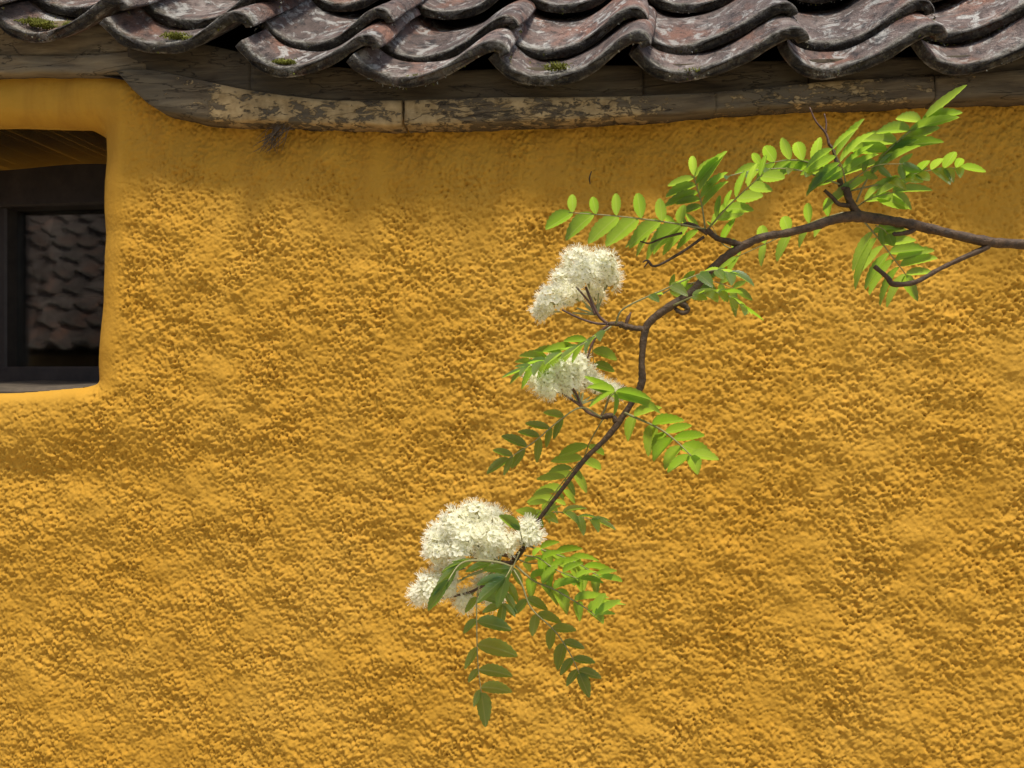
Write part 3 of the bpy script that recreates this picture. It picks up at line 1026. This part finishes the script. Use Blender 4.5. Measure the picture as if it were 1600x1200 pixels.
def leaf(path, s1, s2, a1=60, a2=60, n=5, L=45, L2=None, start=0.3, wr=0.40, Y0=BY, Y1=None, stalk=3.2, term=True, grow=1.0, a_end=None, kb=1.3):
    """path: photo pixels along the leaf stalk; s1 / s2: the way the leaflets of either side point (right, up, towards the viewer);
    a1 / a2: angle between stalk and leaflet; L: leaflet length in px"""
    if Y1 is None: Y1 = Y0
    m_ = len(path)
    P = []
    for i, q_ in enumerate(path):
        p = at(q_[0], q_[1], Y0 + (Y1 - Y0) * i / (m_ - 1))
        P.append((p.x, p.y, p.z, stalk * 0.5 * mpp(p) * (1 - 0.55 * i / (m_ - 1))))
    if kb is not None:
        z0 = P[0][2]
        P2_ = []
        for q_, (x_, y_, z_, r_) in zip(path, P):
            p = at(q_[0], q_[1], y_ - 0.5 * kb * (z_ - z0)); P2_.append((p.x, p.y, p.z, r_))
        P = P2_
    L2 = L if L2 is None else L2

    def lean(v):
        if kb is None: return v.normalized()
        cr, cu, cc = v.dot(RT), v.dot(UP), v.dot(TC)
        return RT * cr + UP * cu + TC * (0.08 * cc + kb * cu)
    mb = MB(); tube(mb, P, 6, 6, 0.03)
    root = mb.build('leaf', M['rachis'], rowan)
    C = [Vector(x[:3]) for x in catmull([x[:3] for x in P], 10)]
    ln = len(C) - 1
    k = mpp(C[0])

    def pt(f):
        x = f * ln; i = min(int(x), ln - 1)
        return C[i].lerp(C[i+1], x - i)
    for sidx, (sv, an, LL) in enumerate(((s1, a1, L), (s2, a2, L2))):
        if sv is None: continue
        S_ = camvec(sv)
        for j in range(n):
            g = j / max(1, n - 1)
            f = start + (0.97 - start) * g + lr.uniform(-0.012, 0.012)
            p = pt(min(f, 0.999)); T = (pt(min(f + 0.05, 1)) - pt(max(f - 0.05, 0)))
            if kb is not None: T = T - TC * T.dot(TC)
            T.normalize()
            ang = math.radians(an + (0 if a_end is None else (a_end - an) * g) + lr.uniform(-7, 7))
            sp = (S_ - T * S_.dot(T)).normalized()
            D = T * math.cos(ang) + sp * math.sin(ang)
            D = (D + Vector((lr.uniform(-.1, .1), lr.uniform(-.12, .12), lr.uniform(-.1, .06)))).normalized()
            Wv = T * math.sin(ang) - sp * math.cos(ang)
            Wv = Wv + Vector((lr.uniform(-.15, .15), lr.uniform(-.15, .15), lr.uniform(-.15, .15)))
            sz = LL * k * lr.uniform(0.8, 1.12) * (1 - 0.22 * abs(2 * g - 0.9) * 0.8) * (1 + (grow - 1) * g)
            D_ = lean(D); sl_ = D_.length
            W_ = lean(Wv); W_ = W_ * (1.0 / max(0.3, Wv.length)); wl_ = min(1.5, (W_ - D_ * (W_.dot(D_) / D_.dot(D_))).length) if kb is not None else 1.0
            leaflet(root, p, D_, W_, sz * sl_, wl_ * sz * wr / 0.4 * 0.5 * lr.uniform(0.9, 1.1) * 2 * 0.5 * 2)
    if term:
        T = pt(1) - pt(0.93)
        if kb is not None: T = T - TC * T.dot(TC)
        T.normalize()
        S_ = camvec(s1 if s1 else s2)
        leaflet(root, pt(1), lean(T + Vector((0, 0, -0.1))), lean(S_), L * k * 0.95, L * k * 0.95 * wr / 0.4)
    return root


# upper group, left of the bend
leaf([(1103, 358), (1047, 348), (967, 338), (888, 332)], (-0.1, 0.75, -0.65), (-0.25, -0.75, 0.5), 75, 42, 6, 40, 58, 0.25, 0.46, BY, BY - 0.02, 3.2, False)
leaf([(1102, 358), (1096, 318), (1084, 275)], (-1, -0.15, 0.25), (1, 0.1, 0.2), 78, 58, 5, 50, 54, 0.45, 0.27, BY, BY + 0.02, 3.2)
leaf([(1106, 358), (1142, 318), (1192, 272)], (-0.75, 0.5, 0.4), (0.65, -0.75, 0.3), 48, 45, 5, 32, 44, 0.2, 0.36, BY, BY - 0.03, 3.6, False)
leaf([(1104, 362), (1060, 352), (1012, 366)], (-0.35, 0.45, -0.6), (-0.3, -0.9, 0.3), 45, 50, 5, 42, 48, 0.15, 0.34, BY + 0.02, BY + 0.04, 2.5)
leaf([(1150, 392), (1128, 380), (1112, 352)], (0.9, 0.3, 0.3), (-0.5, 0.4, 0.6), 60, 60, 2, 50, 36, 0.5, 0.34, BY + 0.02, BY + 0.03, 2.5, False)
# long one along the top, edge on
leaf([(1322, 292), (1280, 276), (1235, 264), (1180, 266), (1135, 276)], (-0.2, -0.35, 0.9), None, 60, 55, 5, 36, 38, 0.35, 0.46, BY, BY - 0.02, 3.2, kb=None)
leaf([(1318, 288), (1285, 262), (1240, 250), (1185, 258)], (-0.2, 0.95, 0.0), (-0.4, -0.8, 0.2), 42, 40, 6, 40, 38, 0.3, 0.42, BY + 0.01, BY + 0.02, 2.8)
leaf([(1322, 290), (1316, 262), (1300, 232)], (-1, -0.1, 0.2), (1, -0.1, 0.2), 72, 82, 5, 56, 50, 0.30, 0.27, BY, BY - 0.01, 2.8, False)
leaf([(1338, 316), (1352, 285), (1378, 245), (1410, 215), (1442, 188)], (-0.7, 0.7, 0.1), (0.7, -0.6, 0.1), 132, 26, 6, 72, 68, 0.3, 0.25, BY, BY + 0.02, 3.4, True)
leaf([(1330, 298), (1393, 283), (1450, 267), (1500, 262)], (0.1, 0.3, 0.95), (0.1, -0.5, 0.85), 60, 55, 6, 38, 42, 0.3, 0.42, BY, BY - 0.05, 3.2, kb=None)
leaf([(1340, 322), (1360, 310), (1398, 300)], (0.5, 0.7, 0.3), (0.5, -0.5, 0.4), 32, 30, 3, 56, 52, 0.3, 0.30, BY + 0.01, BY, 2.8)
leaf([(1320, 292), (1345, 272), (1372, 258), (1410, 256)], (-0.2, 0.7, 0.6), (0.2, -0.8, 0.5), 60, 60, 3, 34, 34, 0.4, 0.42, BY, BY - 0.04, 2.6, kb=0.2)
# hanging below the bend
leaf([(1350, 346), (1372, 372), (1395, 402), (1416, 430)], (-0.9, -0.2, 0.25), (1, 0.25, 0.15), 70, 50, 7, 60, 58, 0.2, 0.34, BY, BY + 0.02, 3.4)
leaf([(1368, 352), (1380, 358), (1388, 366)], (-0.3, -0.5, 0.6), None, 40, 40, 1, 36, 36, 0.4, 0.5, BY, BY, 2, True)
# behind the stem
leaf([(1318, 332), (1275, 345), (1220, 370), (1150, 402)], (-0.1, 0.9, -0.2), (-0.1, -0.8, 0.3), 76, 60, 5, 40, 36, 0.2, 0.46, BY + 0.03, BY + 0.05, 3.0)
# at the fork
leaf([(962, 506), (975, 482), (1034, 454), (1105, 424), (1140, 426)], (0.1, -0.55, 0.8), (0.1, 0.12, -1), 65, 50, 5, 42, 44, 0.42, 0.46, BY - 0.03, BY - 0.06, 3.8, kb=None)
leaf([(1052, 477), (1091, 461), (1128, 458), (1160, 478)], (0.2, -0.45, 0.85), (0.2, 0.25, -0.95), 45, 50, 5, 42, 44, 0.25, 0.44, BY - 0.02, BY - 0.05, 3.2, kb=None)
leaf([(1060, 470), (1070, 450), (1090, 440)], (-0.6, -0.7, 0.3), (0.7, -0.6, 0.3), 60, 60, 2, 45, 45, 0.4, 0.44, BY + 0.01, BY + 0.02, 2.5)
# drooping to the left of the fork
leaf([(955, 510), (922, 532), (870, 556), (825, 574)], (0.1, 0.3, -0.95), (-0.15, -0.3, 0.9), 52, 45, 6, 46, 50, 0.1, 0.38, BY - 0.03, BY - 0.05, 3.0, kb=None)
leaf([(928, 530), (926, 548), (928, 570)], (1, 0.0, 0.2), None, 75, 60, 2, 52, 40, 0.5, 0.38, BY + 0.03, BY + 0.03, 2.2, False)
leaf([(930, 524), (885, 550), (832, 572)], (-0.3, 0.8, 0), (-0.3, -0.8, 0), 32, 30, 5, 50, 48, 0.15, 0.28, BY - 0.03, BY - 0.04, 2.6)
leaf([(1030, 462), (1062, 446), (1112, 440), (1150, 452)], (0.2, 0.7, 0.4), (0.2, -0.9, 0.2), 50, 55, 5, 34, 40, 0.2, 0.40, BY + 0.02, BY + 0.03, 2.6, kb=0.9)
leaf([(905, 722), (888, 742), (862, 776), (846, 800)], (-0.9, -0.1, 0.1), (0.9, -0.1, 0.1), 50, 60, 5, 48, 34, 0.2, 0.34, BY + 0.04, BY + 0.10, 2.6)
leaf([(812, 862), (800, 890), (790, 920), (786, 945)], (0.9, -0.3, 0.1), (-0.9, -0.2, 0.1), 50, 55, 4, 42, 40, 0.3, 0.36, -0.46, -0.47, 2.6, kb=0.1)
leaf([(820, 868), (842, 872), (868, 890), (905, 905)], (0.4, 0.8, 0.1), (0.1, -0.95, 0.1), 45, 60, 5, 40, 48, 0.2, 0.36, BY - 0.03, BY - 0.10, 2.8)
# fan over the second flower cluster
leaf([(942, 648), (950, 625), (962, 612)], (-1, 0.2, 0.35), (1, -0.1, 0.4), 72, 70, 3, 66, 70, 0.7, 0.36, BY - 0.02, BY - 0.05, 3.2, False, kb=None)
leaf([(950, 622), (956, 614), (960, 612)], (-0.8, -0.5, 0.5), (0.2, -0.7, 0.7), 85, 90, 1, 60, 46, 0.9, 0.42, BY - 0.05, BY - 0.06, 2.0, False, kb=None)
# large sunny one on the right
leaf([(976, 645), (1027, 668), (1055, 688), (1080, 712)], (0.55, 0.85, 0.15), (-0.6, -0.8, 0.2), 52, 66, 6, 50, 50, 0.10, 0.44, BY - 0.02, BY - 0.11, 4.0)
# left of the stem
leaf([(940, 652), (907, 637), (868, 662), (835, 690), (795, 716)], (-0.05, 0.95, 0.1), (0.3, -0.85, 0.3), 60, 35, 5, 46, 44, 0.42, 0.34, BY - 0.01, BY - 0.04, 3.2, kb=0.35)
leaf([(942, 655), (922, 690), (910, 720), (885, 760), (866, 782)], (-0.95, 0.1, 0.2), (0.8, -0.2, 0.3), 62, 70, 5, 64, 44, 0.3, 0.40, BY + 0.02, BY + 0.13, 3.0)
leaf([(838, 812), (868, 800), (900, 806), (925, 812)], (0.2, 0.25, -0.95), (0.1, -0.3, 0.9), 45, 45, 4, 42, 46, 0.2, 0.36, BY + 0.02, BY, 2.5, kb=None)
leaf([(842, 800), (838, 806), (836, 812)], (-0.2, 0.9, 0.2), (0.5, -0.8, 0.3), 110, 60, 1, 48, 34, 0.9, 0.5, BY + 0.03, BY + 0.03, 2.0, False)
# leaves of the end cluster
leaf([(816, 846), (814, 836), (812, 828)], (-0.8, 0.5, 0.4), (-0.2, -0.4, 0.8), 55, 60, 1, 48, 40, 0.9, 0.42, -0.45, -0.47, 2.2, False, kb=0.5)
leaf([(800, 886), (775, 878), (735, 876), (716, 884), (700, 908)], (-0.5, -0.6, 0.6), (0.2, -0.2, 0.95), 40, 45, 5, 62, 50, 0.3, 0.34, -0.47, -0.52, 4.5, kb=0.2)
leaf([(800, 884), (796, 892), (790, 902)], (-1, -0.2, 0), (1, -0.25, 0), 28, 32, 2, 58, 64, 0.3, 0.36, -0.47, -0.50, 3.2, True, kb=0.1)
leaf([(800, 886), (815, 912), (830, 950), (866, 985), (890, 1020), (905, 1052)], (-0.85, -0.4, 0.35), (0.85, -0.45, 0.2), 55, 40, 6, 46, 44, 0.32, 0.42, -0.46, -0.50, 3.2, kb=0.3)
leaf([(795, 888), (760, 896), (746, 930), (745, 985), (747, 1040), (752, 1082)], (1, 0.02, 0.12), (-0.65, -0.35, 0.65), 82, 50, 5, 60, 44, 0.40, 0.42, -0.47, -0.49, 3.0, kb=0.2)
leaf([(806, 884), (835, 908), (866, 921), (915, 950), (930, 962)], (0.55, 0.8, 0.2), (-0.5, -0.85, 0.25), 45, 60, 6, 56, 48, 0.2, 0.40, BY - 0.02, BY - 0.13, 3.6)
leaf([(812, 850), (850, 860), (894, 876), (935, 900)], (0.5, 0.55, -0.6), (-0.1, -0.9, 0.35), 40, 55, 5, 50, 54, 0.3, 0.40, BY - 0.01, BY - 0.09, 3.0)
leaf([(806, 872), (825, 880), (848, 880)], (0.2, 0.8, 0.5), (0.1, -0.9, 0.4), 55, 60, 2, 36, 40, 0.4, 0.42, BY + 0.02, BY + 0.02, 2.5)


# ---- flowers
def cluster(heads, stem_px, seed, Yd):
    r = random.Random(seed)
    root_mb = MB()
    base = at(stem_px[0], stem_px[1], Yd)
    bp = [(base.x, base.y, base.z, 0.0016), (base.x + 0.002, base.y, base.z + 0.006, 0.0014), (base.x + 0.003, base.y, base.z + 0.012, 0.001)]
    tube(root_mb, bp, 6, 3)
    root = root_mb.build('flower_cluster', M['pedicel'], rowan)
    for (hx, hy, hr, hd) in heads:
        c0 = at(hx, hy, Yd + hd); k = mpp(c0); R_ = hr * k * 0.80
        foot = c0.lerp(base, 0.55) if (base - c0).length > 0.02 else c0 - Vector((0, 0, R_))
        axis_ = ((c0 - foot).normalized() + Vector((0, -0.15, 0.55))).normalized()
        pm = MB(); fm = MB()
        tube(pm, [(base.x, base.y, base.z, 0.0011), (*base.lerp(foot, 0.6), 0.001), (*foot, 0.0008)], 5, 4)
        nfl = int(14 + (hr / 30.0) ** 2 * 26)
        ga = math.pi * (3 - math.sqrt(5))
        for q_ in range(nfl):
            zz = 1 - 1.75 * (q_ + 0.5) / nfl
            rr = math.sqrt(max(0, 1 - zz * zz)); th = q_ * ga + r.uniform(-.25, .25)
            e1 = axis_.orthogonal().normalized(); e2 = axis_.cross(e1)
            d = (axis_ * zz + e1 * rr * math.cos(th) + e2 * rr * math.sin(th))
            rad = R_ * r.uniform(0.72, 1.0)
            pc = c0 + d * rad
            if r.random() < 0.4:
                tube(pm, [(*foot.lerp(c0, 0.35), 0.0005), (*(c0.lerp(pc, 0.5)), 0.00045), (*pc, 0.0004)], 3, 2)
            nrm = (d + Vector((r.uniform(-.35, .35), r.uniform(-.35, .35), r.uniform(-.15, .5)))).normalized()
            a1_ = nrm.orthogonal().normalized(); a2_ = nrm.cross(a1_)
            ro = r.uniform(0, 6.28); fr_ = r.uniform(0.0048, 0.0062)
            # petals: five round cupped quads with an extra outer edge
            for pk in range(5):
                an = ro + pk * 2 * math.pi / 5
                dr = a1_ * math.cos(an) + a2_ * math.sin(an); sd = nrm.cross(dr)
                cup = r.uniform(-0.1, 0.45)
                i0 = pc + dr * 0.0007
                m1 = pc + dr * fr_ * 0.55 + nrm * fr_ * cup * 0.3
                o1 = pc + dr * fr_ + nrm * fr_ * cup
                wv = fr_ * 0.46
                fm.face([i0, m1 + sd * wv, o1 + sd * wv * 0.55, o1 - sd * wv * 0.55, m1 - sd * wv], 0)
            # heart
            fm.face([pc + nrm * 0.0009 + a1_ * 0.0011, pc + nrm * 0.0009 + a2_ * 0.0011, pc + nrm * 0.0009 - a1_ * 0.0011, pc + nrm * 0.0009 - a2_ * 0.0011], 2)
            # stamens
            for sk_ in range(12):
                an = r.uniform(0, 6.28); sp_ = r.uniform(0.25, 0.95)
                dr = (nrm + (a1_ * math.cos(an) + a2_ * math.sin(an)) * sp_).normalized()
                ll = r.uniform(0.0055, 0.0092); sd = dr.orthogonal().normalized() * 0.00018
                tp_ = pc + dr * ll
                fm.face([pc + sd, pc - sd, tp_ - sd * 0.8, tp_ + sd * 0.8], 1)
                s3 = dr.cross(sd)
                fm.face([tp_ + sd * 2.2, tp_ + s3 * 2.2 + dr * .0003, tp_ - sd * 2.2, tp_ - s3 * 2.2 + dr * .0003], 1)
        o = fm.build('blossom', [M['petal'], M['stamen'], M['heart']], root, False); o['kind'] = 'stuff'
        o = pm.build('pedicels', M['pedicel'], root); o['kind'] = 'stuff'


cluster([(902, 410, 28, 0.01), (940, 415, 29, -0.01), (915, 428, 26, -0.03), (950, 435, 22, 0.0), (880, 438, 22, 0.01), (862, 468, 26, -0.02), (892, 460, 22, 0.0), (848, 485, 16, -0.01), (930, 458, 18, 0.02)], (932, 492), 1, -0.39)
cluster([(842, 588, 24, 0), (872, 578, 27, -0.01), (902, 574, 25, 0.0), (918, 592, 20, 0.01), (858, 604, 22, -0.02), (888, 600, 22, -0.01), (940, 606, 18, 0.02), (960, 612, 12, 0.03)], (906, 632), 2, -0.41)
cluster([(742, 806, 28, 0), (712, 818, 28, -0.01), (772, 815, 26, 0.01), (690, 838, 26, 0.0), (732, 838, 24, -0.02), (766, 838, 22, -0.02), (684, 858, 24, -0.01), (718, 860, 22, -0.02), (790, 850, 20, 0.0), (760, 862, 18, -0.01), (700, 890, 24, 0.0),
         (672, 918, 27, -0.01), (655, 928, 16, 0.0), (698, 915, 20, 0.0), (728, 938, 20, 0.01), (772, 932, 18, 0.01), (756, 912, 18, 0.02)], (778, 884), 3, -0.435)
cluster([(826, 822, 13, 0), (834, 838, 13, 0.0), (820, 838, 10, -0.005)], (820, 852), 4, -0.44)

# ------------------------------------------------------------------ small things on the wall
r = random.Random(3)
mb = MB()
for _ in range(36):
    a = at(440 + r.gauss(0, 12), 196 + r.uniform(-6, 6), -0.028); b2 = at(415 + r.gauss(0, 10), 232 + r.uniform(-18, 8), -0.010)
    md = a.lerp(b2, 0.5) + Vector((r.gauss(0, .005), r.gauss(0, .004), r.gauss(0, .004)))
    tube(mb, [(*a, 0.0004), (*md, 0.0006), (*b2, 0.0003)], 3, 3)
o = mb.build('cobweb', M['web']); tag(o, 'dusty brown cobweb hanging below the painted eave board', 'cobweb')
mb = MB()
tube(mb, [(*at(924, 268, -0.016), 0.0008), (*at(921, 278, -0.02), 0.0013), (*at(922, 288, -0.016), 0.0008)], 5, 4)
tag(mb.build('straw', M['straw']), 'short dark bit of straw stuck to the ochre wall', 'straw')
